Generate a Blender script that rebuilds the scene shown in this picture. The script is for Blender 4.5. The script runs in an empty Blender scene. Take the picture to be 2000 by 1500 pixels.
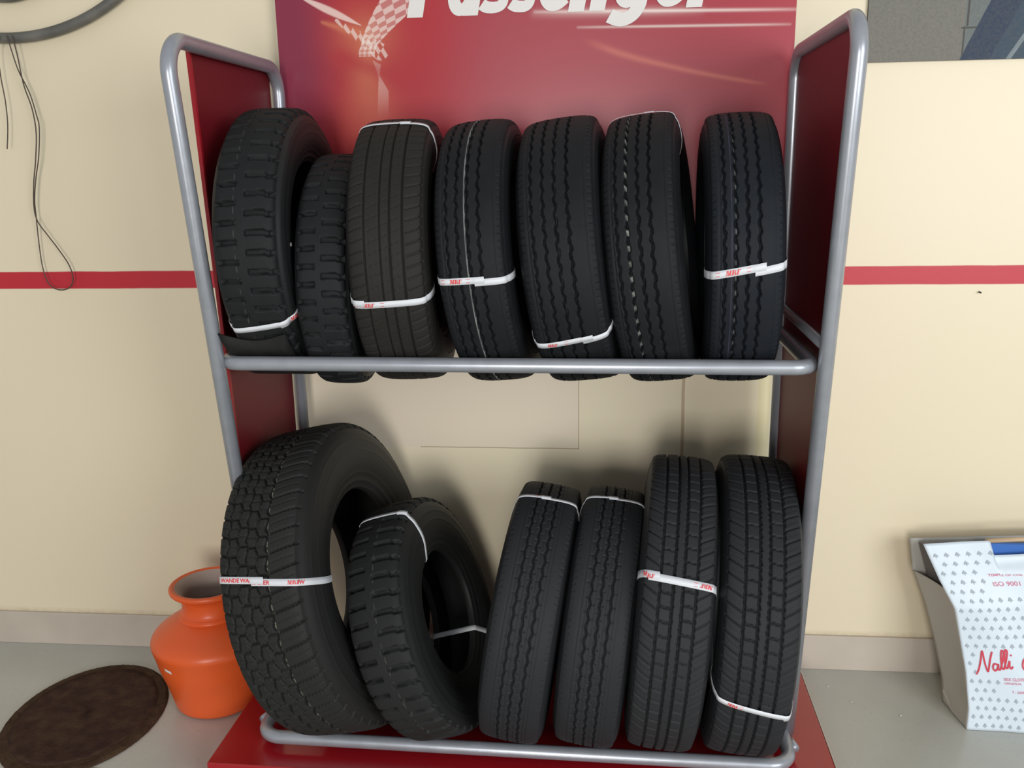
import bpy, math, random
import numpy as np
from mathutils import Matrix, Vector
random.seed(7); np.random.seed(7)
S = bpy.context.scene
COL = S.collection

# ------------------------------------------------------------------ camera
cam_d = bpy.data.cameras.new('camera'); cam = bpy.data.objects.new('camera', cam_d); COL.objects.link(cam)
YAW, PIT, ROL, FPX = 0.11676974921, 0.23744951216, -0.01719191708, 1744.27072
fw = Vector((-math.sin(YAW)*math.cos(PIT), math.cos(YAW)*math.cos(PIT), -math.sin(PIT)))
r0 = Vector((math.cos(YAW), math.sin(YAW), 0)); u0 = r0.cross(fw)
rt = math.cos(ROL)*r0+math.sin(ROL)*u0; up = -math.sin(ROL)*r0+math.cos(ROL)*u0
M = Matrix((rt, up, -fw)).transposed().to_4x4(); M.translation = (0.2115931, -1.7075681, 1.3894060)
cam.matrix_world = M
cam_d.sensor_width = 36; cam_d.lens = 36*FPX/2000; cam_d.clip_start = .05
S.camera = cam

# ------------------------------------------------------------------ light
S.view_settings.view_transform = 'Standard'; S.view_settings.look = 'None'
S.view_settings.gamma = 1; S.view_settings.exposure = 0.0
S.view_settings.use_curve_mapping = False
wd = bpy.data.worlds.new('room_ambient'); S.world = wd; wd.use_nodes = True
bg = wd.node_tree.nodes['Background']; bg.inputs[0].default_value = (.93, .97, 1, 1); bg.inputs[1].default_value = .43
def area(name, loc, tgt, sx, sy, power, col):
    l = bpy.data.lights.new(name, 'AREA'); l.shape = 'RECTANGLE'; l.size = sx; l.size_y = sy; l.energy = power; l.color = col
    o = bpy.data.objects.new(name, l); COL.objects.link(o); o.location = loc
    o.rotation_euler = (Vector(tgt)-Vector(loc)).to_track_quat('-Z', 'Y').to_euler()
    return o
area('shop_door_daylight', (-.05, -4.6, 1.10), (0, 0, 1.0), 1.0, 1.3, 88, (1, .98, .95))
area('side_window_daylight', (2.7, -3.0, 1.6), (1.4, .6, 1.0), 2.0, 1.7, 85, (.92, .965, 1))

# ------------------------------------------------------------------ materials
def mat(name, col, rough=.5, metal=0, spec=.5, noise=None, bump=None, coat=0, attr=None):
    m = bpy.data.materials.new(name); m.use_nodes = True; nt = m.node_tree; b = nt.nodes['Principled BSDF']
    b.inputs['Base Color'].default_value = (*col, 1); b.inputs['Roughness'].default_value = rough
    b.inputs['Metallic'].default_value = metal; b.inputs['Specular IOR Level'].default_value = spec
    b.inputs['Coat Weight'].default_value = coat; b.inputs['Coat Roughness'].default_value = .15
    tc = nt.nodes.new('ShaderNodeTexCoord')
    src = None
    if attr:
        a = nt.nodes.new('ShaderNodeAttribute'); a.attribute_name = attr; src = a.outputs['Color']
        nt.links.new(src, b.inputs['Base Color'])
    if noise:
        sc, amt, col2 = noise
        n = nt.nodes.new('ShaderNodeTexNoise'); n.inputs['Scale'].default_value = sc; n.inputs['Detail'].default_value = 6
        nt.links.new(tc.outputs['Object'], n.inputs['Vector'])
        mr = nt.nodes.new('ShaderNodeMapRange'); mr.inputs[1].default_value = .38; mr.inputs[2].default_value = .68; mr.inputs[4].default_value = amt
        nt.links.new(n.outputs['Fac'], mr.inputs[0])
        mx = nt.nodes.new('ShaderNodeMix'); mx.data_type = 'RGBA'; mx.inputs[6].default_value = (*col, 1); mx.inputs[7].default_value = (*col2, 1)
        if src: nt.links.new(src, mx.inputs[6])
        nt.links.new(mr.outputs[0], mx.inputs[0]); nt.links.new(mx.outputs[2], b.inputs['Base Color'])
    if bump:
        sc, st = bump
        n = nt.nodes.new('ShaderNodeTexNoise'); n.inputs['Scale'].default_value = sc; n.inputs['Detail'].default_value = 4
        nt.links.new(tc.outputs['Object'], n.inputs['Vector'])
        bp = nt.nodes.new('ShaderNodeBump'); bp.inputs['Strength'].default_value = st; bp.inputs['Distance'].default_value = .003
        nt.links.new(n.outputs['Fac'], bp.inputs['Height']); nt.links.new(bp.outputs[0], b.inputs['Normal'])
    return m
def srgb(r, g, b):
    f = lambda c: (c/255/12.92) if c/255 <= .04045 else ((c/255+.055)/1.055)**2.4
    return (f(r), f(g), f(b))

# wall: cream paint, red stripe, thin seams
WALL_COL = (.80, .70, .50)
def wall_material():
    m = bpy.data.materials.new('cream_wall_paint'); m.use_nodes = True; nt = m.node_tree; N = nt.nodes; L = nt.links
    b = N['Principled BSDF']; b.inputs['Roughness'].default_value = .38; b.inputs['Specular IOR Level'].default_value = .45
    tc = N.new('ShaderNodeTexCoord'); sp = N.new('ShaderNodeSeparateXYZ'); L.new(tc.outputs['Object'], sp.inputs[0])
    def noise(sc, det=5):
        n = N.new('ShaderNodeTexNoise'); n.inputs['Scale'].default_value = sc; n.inputs['Detail'].default_value = det
        L.new(tc.outputs['Object'], n.inputs['Vector']); return n.outputs['Fac']
    def mth(op, a, b_=None, c=None):
        n = N.new('ShaderNodeMath'); n.operation = op
        for i, v in enumerate((a, b_, c)):
            if v is None: continue
            if isinstance(v, (int, float)): n.inputs[i].default_value = v
            else: L.new(v, n.inputs[i])
        return n.outputs[0]
    def mix(f, a, c):
        n = N.new('ShaderNodeMix'); n.data_type = 'RGBA'; L.new(f, n.inputs[0])
        if isinstance(a, tuple): n.inputs[6].default_value = (*a, 1)
        else: L.new(a, n.inputs[6])
        n.inputs[7].default_value = (*c, 1); return n.outputs[2]
    def band(v, c, h, soft=.0006):   # 1 inside |v-c|<h
        d = mth('ABSOLUTE', mth('SUBTRACT', v, c))
        n = N.new('ShaderNodeMapRange'); n.inputs[1].default_value = h-soft; n.inputs[2].default_value = h+soft
        n.inputs[3].default_value = 1; n.inputs[4].default_value = 0; L.new(d, n.inputs[0]); return n.outputs[0]
    x, z = sp.outputs['X'], sp.outputs['Z']
    blot = N.new('ShaderNodeMapRange'); blot.inputs[1].default_value = .35; blot.inputs[2].default_value = .75; L.new(noise(2.2), blot.inputs[0])
    c = mix(mth('MULTIPLY', blot.outputs[0], .35), WALL_COL, (.80, .68, .52))
    # slightly pinker patched rectangle low behind the rack
    rect = mth('MULTIPLY', band(x, -.27, .388), band(z, .79, .149))
    c = mix(mth('MULTIPLY', rect, .55), c, (.76, .645, .52))
    nz = noise(60, 2)
    wob = mth('MULTIPLY', mth('SUBTRACT', noise(9), .5), .004)
    zz = mth('ADD', z, wob)
    s1 = mth('MULTIPLY', band(zz, .641, .0012), band(x, -.1, .219))
    s2 = mth('MULTIPLY', band(mth('ADD', x, wob), .118, .0011), band(z, .79, .15))
    s3 = mth('MULTIPLY', band(mth('ADD', x, wob), .396, .0042), band(z, .45, .52))
    c = mix(mth('MULTIPLY', mth('ADD', s1, s2), .75), c, (.30, .22, .13))
    c = mix(mth('MULTIPLY', s3, .7), c, (.42, .29, .15))
    s4 = mth('MULTIPLY', band(x, .606, .016), band(z, .5, .5))
    c = mix(mth('MULTIPLY', s4, .5), c, (.72, .62, .32))
    # grime just above the skirting
    g = N.new('ShaderNodeMapRange'); g.inputs[1].default_value = .120; g.inputs[2].default_value = .104; L.new(zz, g.inputs[0])
    c = mix(mth('MULTIPLY', mth('MULTIPLY', g.outputs[0], nz), .8), c, (.42, .34, .20))
    # painted stripe
    st = band(mth('ADD', z, mth('MULTIPLY', wob, .8)), 1.1095, .0235, .0012)
    c = mix(st, c, (.52, .022, .035))
    # scuffs
    sc = N.new('ShaderNodeMapRange'); sc.inputs[1].default_value = .66; sc.inputs[2].default_value = .78; L.new(noise(26, 3), sc.inputs[0])
    sr = mth('MULTIPLY', band(x, -1.02, .05, .02), band(z, .87, .05, .02))
    c = mix(mth('MULTIPLY', mth('MULTIPLY', sc.outputs[0], sr), .6), c, (.9, .82, .66))
    L.new(c, b.inputs['Base Color'])
    bp = N.new('ShaderNodeBump'); bp.inputs['Strength'].default_value = .12; bp.inputs['Distance'].default_value = .002
    L.new(noise(45, 4), bp.inputs['Height']); L.new(bp.outputs[0], b.inputs['Normal'])
    return m
def floor_material():
    m = bpy.data.materials.new('grey_floor_tile'); m.use_nodes = True; nt = m.node_tree; N = nt.nodes; L = nt.links
    b = N['Principled BSDF']; b.inputs['Roughness'].default_value = .22; b.inputs['Specular IOR Level'].default_value = .5
    tc = N.new('ShaderNodeTexCoord')
    br = N.new('ShaderNodeTexBrick'); br.offset = 0; br.inputs['Scale'].default_value = 1; br.inputs['Mortar Size'].default_value = .0018
    br.inputs['Brick Width'].default_value = 2.4; br.inputs['Row Height'].default_value = .7
    br.inputs['Color1'].default_value = (.50, .50, .45, 1); br.inputs['Color2'].default_value = (.51, .51, .46, 1); br.inputs['Mortar'].default_value = (.20, .18, .13, 1)
    mp = N.new('ShaderNodeMapping'); mp.inputs['Location'].default_value = (.10, .66, 0)
    L.new(tc.outputs['Object'], mp.inputs[0]); L.new(mp.outputs[0], br.inputs['Vector'])
    n = N.new('ShaderNodeTexNoise'); n.inputs['Scale'].default_value = 3.5; n.inputs['Detail'].default_value = 8; L.new(tc.outputs['Object'], n.inputs['Vector'])
    mr = N.new('ShaderNodeMapRange'); mr.inputs[1].default_value = .45; mr.inputs[2].default_value = .75; mr.inputs[4].default_value = .35; L.new(n.outputs['Fac'], mr.inputs[0])
    mx = N.new('ShaderNodeMix'); mx.data_type = 'RGBA'; L.new(mr.outputs[0], mx.inputs[0]); L.new(br.outputs[0], mx.inputs[6]); mx.inputs[7].default_value = (.38, .37, .31, 1)
    v = N.new('ShaderNodeTexNoise'); v.inputs['Scale'].default_value = 90; L.new(tc.outputs['Object'], v.inputs['Vector'])
    m2 = N.new('ShaderNodeMapRange'); m2.inputs[1].default_value = .62; m2.inputs[2].default_value = .8; m2.inputs[4].default_value = .25; L.new(v.outputs['Fac'], m2.inputs[0])
    mx2 = N.new('ShaderNodeMix'); mx2.data_type = 'RGBA'; L.new(m2.outputs[0], mx2.inputs[0]); L.new(mx.outputs[2], mx2.inputs[6]); mx2.inputs[7].default_value = (.18, .155, .11, 1)
    L.new(mx2.outputs[2], b.inputs['Base Color'])
    return m
M_WALL = wall_material(); M_FLOOR = floor_material()
M_SKIRT = mat('skirting_tile', (.56, .49, .41), .4, noise=(7, .5, (.46, .40, .33)))
M_STEEL = mat('silver_painted_steel', (.38, .395, .43), .32, .45, noise=(30, .5, (.31, .32, .35)))
M_RED = mat('red_gloss_laminate', (.36, .010, .016), .16, coat=.3)
M_SIDE = mat('red_side_sheet', (.17, .008, .014), .42, spec=.3)
M_EDGE = mat('bright_red_sheet_edge', (.42, .012, .02), .4)
M_RUB = mat('black_rubber', (.019, .020, .022), .64, spec=.2, attr='tint', noise=(35, .22, (.018, .019, .020)), bump=(260, .15))
M_SIDEW = mat('sidewall_rubber', (.016, .017, .019), .52, spec=.28, attr='tint', noise=(20, .25, (.015, .016, .018)))
M_BAND = mat('white_paper_band', (.70, .71, .74), .5)
M_INK = mat('red_band_ink', (.72, .045, .045), .5)
M_POT = mat('orange_plastic', (.80, .115, .022), .36, noise=(5, .3, (.70, .13, .04)))
M_POTIN = mat('pale_plastic_inside', (.42, .32, .27), .5)
M_STK = mat('white_sticker', (.8, .78, .74), .5)
M_MAT = mat('brown_coir', (.047, .025, .020), .95, spec=.1, noise=(28, .8, (.085, .050, .030)), bump=(150, .9))
M_MATR = mat('brown_coir_rim', (.075, .045, .026), .95, spec=.1, noise=(40, .7, (.04, .022, .016)), bump=(150, .9))
M_HOOP = mat('grey_hose', (.11, .105, .09), .45, noise=(18, .7, (.19, .18, .155)))
M_WIRE = mat('brown_wire', (.075, .05, .035), .5)
M_BAG = mat('pale_blue_white_plastic', (.66, .74, .80), .35, noise=(6, .3, (.60, .68, .75)), bump=(9, .8))
M_BAGIN = mat('bag_inner_shade_grey', (.44, .42, .37), .45, bump=(11, .8))
M_MOTIF = mat('grey_motif_ink', (.36, .41, .45), .5)
M_BAGINK = mat('crimson_bag_ink', (.58, .03, .06), .5)
M_BAGINK2 = mat('pink_bag_ink', (.66, .22, .30), .5)
M_BOX = mat('dark_grey_card', (.13, .12, .115), .5)
M_BLUE = mat('blue_cloth', (.02, .13, .48), .6)
M_NAVY = mat('navy_cloth', (.01, .04, .12), .7)
M_ROD = mat('tan_rod', (.62, .45, .28), .5)
M_PEB = mat('white_crumb', (.8, .78, .7), .6)
M_NAIL = mat('dark_nail', (.08, .07, .06), .5, .5)
M_LETTER = mat('white_letter_vinyl', (.80, .76, .72), .3)
M_BOARD = mat('printed_sign_board', (.4, .05, .07), .30, spec=.3, attr='art')
M_POSTER = mat('printed_wall_poster', (.3, .3, .3), .5, spec=.15, attr='art', noise=(150, .35, (.11, .11, .10)))
M_POSTEDGE = mat('dark_poster_edge', (.06, .055, .05), .5)

# ------------------------------------------------------------------ mesh helpers
def link(name, me, m=None, parent=None, smooth=False):
    if m is not None:
        for k in (m if isinstance(m, (list, tuple)) else [m]): me.materials.append(k)
    if smooth: me.polygons.foreach_set('use_smooth', np.ones(len(me.polygons), bool))
    o = bpy.data.objects.new(name, me); COL.objects.link(o)
    if parent is not None: o.parent = parent
    return o
def mesh(name, V, F, m=None, parent=None, smooth=False):
    me = bpy.data.meshes.new(name); me.from_pydata([tuple(map(float, v)) for v in V], [], F); me.update()
    return link(name, me, m, parent, smooth)
def grid_mesh(name, P, closed_u=False, closed_v=False, m=None, parent=None, smooth=True, attr=None):
    # P: (nu, nv, 3)
    nu, nv = P.shape[:2]; iu = np.arange(nu if closed_u else nu-1); iv = np.arange(nv if closed_v else nv-1)
    a, b = np.meshgrid(iu, iv, indexing='ij'); a2 = (a+1) % nu; b2 = (b+1) % nv
    Q = np.stack([a*nv+b, a2*nv+b, a2*nv+b2, a*nv+b2], -1).reshape(-1, 4).astype(np.int32)
    me = bpy.data.meshes.new(name); me.vertices.add(nu*nv); me.vertices.foreach_set('co', P.reshape(-1).astype(np.float32))
    n = len(Q); me.loops.add(4*n); me.loops.foreach_set('vertex_index', Q.reshape(-1))
    me.polygons.add(n); me.polygons.foreach_set('loop_start', np.arange(0, 4*n, 4, dtype=np.int32))
    me.update(calc_edges=True)
    if attr:
        at = me.attributes.new(attr[0], 'FLOAT_COLOR', 'POINT')
        c = np.ones((nu*nv, 4), np.float32); c[:, :3] = attr[1].reshape(-1, 3); at.data.foreach_set('color', c.reshape(-1))
    return link(name, me, m, parent, smooth)
def empty(name, loc, rot=None):
    o = bpy.data.objects.new(name, None); COL.objects.link(o); o.empty_display_size = .05
    if rot is not None: o.matrix_world = Matrix.Translation(loc) @ rot.to_4x4()
    else: o.location = loc
    return o
def tag(o, label=None, cat=None, group=None, kind=None):
    if label: o['label'] = label
    if cat: o['category'] = cat
    if group: o['group'] = group
    if kind: o['kind'] = kind
    return o
def box(name, lo, hi, m, parent=None, bev=.0):
    x0, y0, z0 = lo; x1, y1, z1 = hi
    V = [(x0, y0, z0), (x1, y0, z0), (x1, y1, z0), (x0, y1, z0), (x0, y0, z1), (x1, y0, z1), (x1, y1, z1), (x0, y1, z1)]
    F = [(0, 3, 2, 1), (4, 5, 6, 7), (0, 1, 5, 4), (1, 2, 6, 5), (2, 3, 7, 6), (3, 0, 4, 7)]
    o = mesh(name, V, F, m, parent)
    if bev: b = o.modifiers.new('bevel', 'BEVEL'); b.width = bev; b.segments = 3
    return o
def smooth_path(pts, n=10, closed=False):
    P = np.array(pts, float); out = []; k = len(P)
    for i in range(k if closed else k-1):
        g = lambda j: P[j % k] if closed else P[min(max(j, 0), k-1)]
        p0, p1, p2, p3 = g(i-1), g(i), g(i+1), g(i+2)
        for t in np.arange(n)/n:
            out.append(.5*((2*p1)+(-p0+p2)*t+(2*p0-5*p1+4*p2-p3)*t*t+(-p0+3*p1-3*p2+p3)*t**3))
    if not closed: out.append(P[-1])
    return np.array(out)
def fillet(pts, rad, n=8, closed=False):
    P = [np.array(p, float) for p in pts]; k = len(P); out = []
    for i in range(k):
        if not closed and i in (0, k-1): out.append(P[i]); continue
        a, b, c = P[i-1], P[i], P[(i+1) % k]
        d1 = (a-b)/np.linalg.norm(a-b); d2 = (c-b)/np.linalg.norm(c-b)
        half = math.acos(np.clip(d1@d2, -1, 1))/2; t = rad/math.tan(half)
        cen = b+(d1+d2)/np.linalg.norm(d1+d2)*rad/math.sin(half)
        s, e = b+d1*t-cen, b+d2*t-cen; w = math.acos(np.clip((s@e)/rad**2, -1, 1))
        for q in range(n+1):
            f = q/n; out.append(cen+(math.sin((1-f)*w)*s+math.sin(f*w)*e)/math.sin(w))
    return np.array(out)
def tube(name, path, r, m, parent=None, closed=False, seg=20, cap=True):
    P = np.array(path, float); n = len(P)
    T = (np.roll(P, -1, 0)-np.roll(P, 1, 0)) if closed else np.gradient(P, axis=0)
    T /= np.linalg.norm(T, axis=1)[:, None]
    u = np.cross(T[0], [.123, .31, .94]); u /= np.linalg.norm(u); rings = []
    th = np.linspace(0, 2*np.pi, seg, endpoint=False)
    for i in range(n):
        u = u-T[i]*(u@T[i]); u /= np.linalg.norm(u); v = np.cross(T[i], u)
        rings.append(P[i]+r*(np.cos(th)[:, None]*u+np.sin(th)[:, None]*v))
    V = np.concatenate(rings); F = []
    for i in range(n if closed else n-1):
        j = (i+1) % n
        off = 0
        if closed and i == n-1:
            off = int(np.argmin(np.linalg.norm(rings[0]-rings[-1][0], axis=1)))
        for k in range(seg):
            F.append((i*seg+k, i*seg+(k+1) % seg, j*seg+(k+1+off) % seg, j*seg+(k+off) % seg))
    if not closed and cap: F += [tuple(range(seg))[::-1], tuple(range((n-1)*seg, n*seg))]
    return mesh(name, V, F, m, parent, True)
def lathe(name, prof, m, parent=None, seg=64, center=(0, 0, 0)):
    th = np.linspace(0, 2*np.pi, seg, endpoint=False); pr = np.array(prof)
    P = np.stack([pr[:, None, 0]*np.cos(th)+center[0], pr[:, None, 0]*np.sin(th)+center[1], pr[:, None, 1]+0*th+center[2]], -1)
    return grid_mesh(name, P[::-1], closed_v=True, m=m, parent=parent)
def text_mesh(txt, bold=0.0, shear=0.0, res=4, extrude=0.0, space=1.0):
    cu = bpy.data.curves.new('t', 'FONT'); cu.body = txt; cu.size = 1; cu.offset = bold; cu.shear = shear; cu.resolution_u = res
    cu.extrude = extrude; cu.space_character = space
    o = bpy.data.objects.new('t', cu); COL.objects.link(o); dg = bpy.context.evaluated_depsgraph_get(); dg.update()
    me = bpy.data.meshes.new_from_object(o.evaluated_get(dg)); bpy.data.objects.remove(o)
    return me
def me_arr(me):
    a = np.zeros(len(me.vertices)*3, np.float32); me.vertices.foreach_get('co', a); return a.reshape(-1, 3).astype(float)
def split_long(me, L):
    import bmesh
    bm = bmesh.new(); bm.from_mesh(me)
    bmesh.ops.triangulate(bm, faces=bm.faces[:])
    for _ in range(4):
        es = [e for e in bm.edges if e.calc_length() > L]
        if not es: break
        bmesh.ops.subdivide_edges(bm, edges=es, cuts=1)
        bmesh.ops.triangulate(bm, faces=[f for f in bm.faces if len(f.verts) > 3])
    bm.to_mesh(me); bm.free(); return me

# ------------------------------------------------------------------ setting
WA, YW = 0.022327375, 0.6154
Rw = Matrix.Rotation(WA, 3, 'Z')
wall = box('wall_back', (-3.2, 0, 0), (3.6, .12, 2.7), M_WALL); wall.location = (0, YW+.008, 0); wall.rotation_euler.z = WA; tag(wall, kind='structure')
sk = box('baseboard_back', (-3.2, -.009, .0), (3.6, .002, .104), M_SKIRT, bev=.002); sk.location = (0, YW+.008, 0); sk.rotation_euler.z = WA; tag(sk, kind='structure')
flo = box('floor', (-3.4, -5, -.1), (3.8, .75, 0), M_FLOOR); tag(flo, kind='structure')

# ------------------------------------------------------------------ rack
W = .625; RB = .0155
rack = empty('tyre_rack', (0, .28, 0))
tag(rack, 'silver tube rack with red side sheets and sign board, holding two rows of tyres', 'display rack')
def rk(o): o.parent = rack; o.matrix_parent_inverse = Matrix.Translation((0, -.28, 0)); return o
def fy(z): return .1918+(z-.15)*(-.0320-.1918)/(1.637-.15)
for s in (-1, 1):
    p = fillet([(s*W, fy(.09), .09), (s*W, fy(1.637), 1.637), (s*W, .5431, 1.637), (s*W, .5431, .06)], .062, 12)
    fr = rk(tube('side_frame', p, RB, M_STEEL, seg=24))
    if s > 0: rk(tube('side_rail', [(s*W, fy(1.038)+.004, 1.038), (s*W, .5431, 1.045)], .012, M_STEEL))
    rk(tube('side_rail', [(s*W, fy(.13)+.004, .13), (s*W, .5431, .13)], .010, M_STEEL))
# shelf rails (rounded rectangular loops)
XM = .600
rk(tube('shelf_rail', fillet([(-.614, .0650, .9966), (.604, .0650, .9966), (.604, .503, .9966), (-.614, .503, .9966)], .042, 10, True), RB, M_STEEL, closed=True, seg=24))
XL = .612
rk(tube('shelf_rail', fillet([(-XL, .0705, .0925), (XL, .0705, .0925), (XL, .522, .0925), (-XL, .522, .0925)], .05, 10, True), RB, M_STEEL, closed=True, seg=24))
for s in (-1, 1): rk(tube('weld_foot', [(s*.626, .175, .085), (s*.632, .14, .088)], .010, M_STEEL))
# plinth
pl = rk(box('plinth', (-.7177, .005, 0), (.7189, .600, .060), M_RED, bev=.003)); tag(pl, 'glossy red plinth under the rack')
rk(box('plinth_trim', (.7189, .005, .050), (.7219, .600, .0605), mat('pale_edge_strip', (.55, .50, .42), .4)))
# side sheets
def side_sheet(s):
    x0, x1 = (s*.6405, s*.6475) if s < 0 else (.6255, .6325)
    zt, zb = 1.632, .468; yt, yb = (.105, .182) if s < 0 else (.012, .146)
    yr = .530 if s < 0 else .522
    V = []
    for x in (x0, x1): V += [(x, yt+(0), zt), (x, yr, zt), (x, yr, zb), (x, yb, zb)]
    F = [(0, 1, 2, 3), (7, 6, 5, 4), (0, 4, 5, 1), (1, 5, 6, 2), (2, 6, 7, 3)]
    o = rk(mesh('side_sheet', V, F, M_SIDE)); o.data.update()
    # folded bright front edge
    e = [(x0-s*.001, yt-.004, zt), (x1, yt-.004, zt), (x1, yt+.004, zt), (x0-s*.001, yt+.004, zt),
         (x0-s*.001, yb-.004, zb), (x1, yb-.004, zb), (x1, yb+.004, zb), (x0-s*.001, yb+.004, zb)]
    rk(mesh('sheet_edge', e, [(0, 1, 2, 3), (7, 6, 5, 4), (0, 4, 5, 1), (1, 5, 6, 2), (2, 6, 7, 3), (3, 7, 4, 0)], M_EDGE))
side_sheet(-1); side_sheet(1)

# sign board with printed art
def sstep(a, b, x): t = np.clip((x-a)/(b-a), 0, 1); return t*t*(3-2*t)
def seg_d(x, z, a, b):
    a = np.array(a); b = np.array(b); d = b-a; L2 = d@d
    t = np.clip(((x-a[0])*d[0]+(z-a[1])*d[1])/L2, 0, 1)
    return np.hypot(x-a[0]-t*d[0], z-a[1]-t*d[1]), t
def in_poly(x, z, P):
    c = np.zeros(x.shape, bool); n = len(P)
    for i in range(n):
        (x1, z1), (x2, z2) = P[i], P[(i+1) % n]
        if z1 == z2: continue
        c ^= ((z1 > z) != (z2 > z)) & (x < (x2-x1)*(z-z1)/(z2-z1)+x1)
    return c
def art_board(x, z):
    red = np.array(srgb(178, 52, 60)); pur = np.array(srgb(128, 52, 74)); rose_glare = np.array(srgb(168, 74, 84)); deep = np.array(srgb(136, 22, 34))
    def lerp(c, d, f): return c*(1-f[..., None])+d*f[..., None]
    c = np.broadcast_to(red, x.shape+(3,)).copy()
    c = lerp(c, pur, .85*sstep(-.42, -.56, x)*sstep(1.30, 1.62, z+.0*x))
    c = lerp(c, rose_glare, .75*sstep(-.27, -.05, x))  # paler rose towards the right, partly daylight glare painted into the print
    c = lerp(c, red, .5*np.exp(-((x+.27)/.035)**2))
    c = lerp(c, red, .30*sstep(.1, .5, x)*sstep(1.62, 1.75, z))
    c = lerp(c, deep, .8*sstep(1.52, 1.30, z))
    org = np.array(srgb(215, 130, 95)); wht = np.array(srgb(238, 205, 195)); hot = np.array(srgb(250, 235, 225))
    g = np.exp(-(((x+.385)/.07)**2+((z-1.70)/.06)**2)); c = lerp(c, org, .55*g)
    # downward beam fan
    ax = (x+.385)/(np.maximum(1.70-z, .001)+.05)
    beam = np.exp(-((ax-.0)/.30)**2)*sstep(1.72, 1.66, z)*sstep(1.36, 1.62, z); c = lerp(c, org, .50*beam)
    tri = in_poly(x, z, [(-.372, 1.646), (-.352, 1.635), (-.357, 1.612), (-.336, 1.574), (-.340, 1.50), (-.368, 1.50), (-.359, 1.61)])
    c = lerp(c, wht, .45*tri*sstep(1.50, 1.62, z))
    # beam to the upper left
    d, t = seg_d(x, z, (-.545, 1.795), (-.395, 1.725)); wdt = .010*np.sin(np.clip(t, 0, 1)*math.pi)+.0008
    c = lerp(c, wht, .85*sstep(wdt, wdt*.5, d))
    d, t = seg_d(x, z, (-.49, 1.735), (-.38, 1.700)); c = lerp(c, org, .6*np.exp(-(d/(.004+.012*t))**2))
    # chequered cloth: curved strip from upper right to a pinched centre
    cx = -.385+.10*np.clip((z-1.665)/.12, 0, 1.4)**1.3; half = .020+.036*np.clip((z-1.68)/.10, 0, 1.6)
    q = (x-cx)/half; strip = (np.abs(q) < 1)*(z > 1.655)
    k = np.exp(np.clip((z-1.66), 0, .3)*4); rr = np.log(np.maximum(z-1.60, .01))*6.5
    chk = (np.floor(q*1.7+rr)+np.floor(rr-q*1.7)) % 2
    c = np.where(((strip > 0) & (chk > 0))[..., None], c*.42+hot*.58, np.where((strip > 0)[..., None], c*.74+wht*.26, c))
    # second strip towards the left
    d, t = seg_d(x, z, (-.455, 1.738), (-.352, 1.665)); w2 = .004+.016*t
    ins = d < w2; ch2 = (np.floor(t*6)+np.floor((x+z*.6)/.011)) % 2
    c = np.where((ins & (ch2 > 0))[..., None], c*.5+hot*.5, c)
    d, t = seg_d(x, z, (-.45, 1.655), (-.30, 1.60)); c = lerp(c, red, .6*np.exp(-(d/.02)**2))
    # white horizontal light lines on the right
    for (a, b, wd_, s) in (((.02, 1.741), (.62, 1.726), .0035, .75), ((.02, 1.738), (.40, 1.732), .010, .30), ((.12, 1.704), (.60, 1.695), .0028, .65)):
        d, t = seg_d(x, z, a, b); c = lerp(c, hot, s*np.exp(-(d/wd_)**2)*np.sin(np.clip(t*.9+.06, 0, 1)*math.pi)**.6)
    cur = smooth_path([(.125, 1.680), (.215, 1.645), (.31, 1.618), (.43, 1.590), (.57, 1.564)], 4); dm = np.full(x.shape, 9.); tm = np.zeros(x.shape)
    for q_ in range(len(cur)-1):
        d, t = seg_d(x, z, cur[q_], cur[q_+1]); tm = np.where(d < dm, (q_+t)/(len(cur)-1), tm); dm = np.minimum(dm, d)
    c = lerp(c, np.array(srgb(222, 128, 108)), .50*np.exp(-(dm/(.009-.005*tm))**2)*sstep(0, .25, tm)*sstep(1, .85, tm))
    return c
BX0, BX1, BZ0, BZ1 = -.604, .612, .955, 2.02; BY = .5755
KB = (BY+1.7076)/(.508+1.7076)
def bx_(x): return .2116+(x-.2116)*KB
def bz_(z): return 1.3894+(z-1.3894)*KB
xs = np.concatenate([np.linspace(BX0, -.24, 380)[:-1], np.linspace(-.24, BX1, 420)]); zs = np.concatenate([np.linspace(BZ0, 1.45, 50)[:-1], np.linspace(1.45, 1.84, 400), np.linspace(1.84, BZ1, 30)[1:]])
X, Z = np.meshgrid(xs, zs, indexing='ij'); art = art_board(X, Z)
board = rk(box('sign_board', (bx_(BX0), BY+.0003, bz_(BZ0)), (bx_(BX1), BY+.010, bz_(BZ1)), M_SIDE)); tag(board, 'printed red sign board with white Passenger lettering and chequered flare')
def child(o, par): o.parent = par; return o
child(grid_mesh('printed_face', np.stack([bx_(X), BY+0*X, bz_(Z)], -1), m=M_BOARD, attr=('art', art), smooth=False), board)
def thick_poly(pts, w, closed=False, n=8):
    P = smooth_path(pts, n, closed) if len(pts) > 2 else np.array(pts, float)
    T = (np.roll(P, -1, 0)-np.roll(P, 1, 0)) if closed else np.gradient(P, axis=0)
    T /= np.linalg.norm(T, axis=1)[:, None]; Nn = np.stack([-T[:, 1], T[:, 0]], 1)
    w = np.interp(np.linspace(0, 1, len(P)), np.linspace(0, 1, len(w)), w)[:, None] if isinstance(w, (list, tuple)) else w
    A, B = P+Nn*w/2, P-Nn*w/2
    for Q in (A, B):
        for i in range(1, len(P)):
            if (Q[i]-Q[i-1])@(P[i]-P[i-1]) < 0: Q[i] = Q[i-1]
    return A, B, closed
LV, LF = [], []
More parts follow.
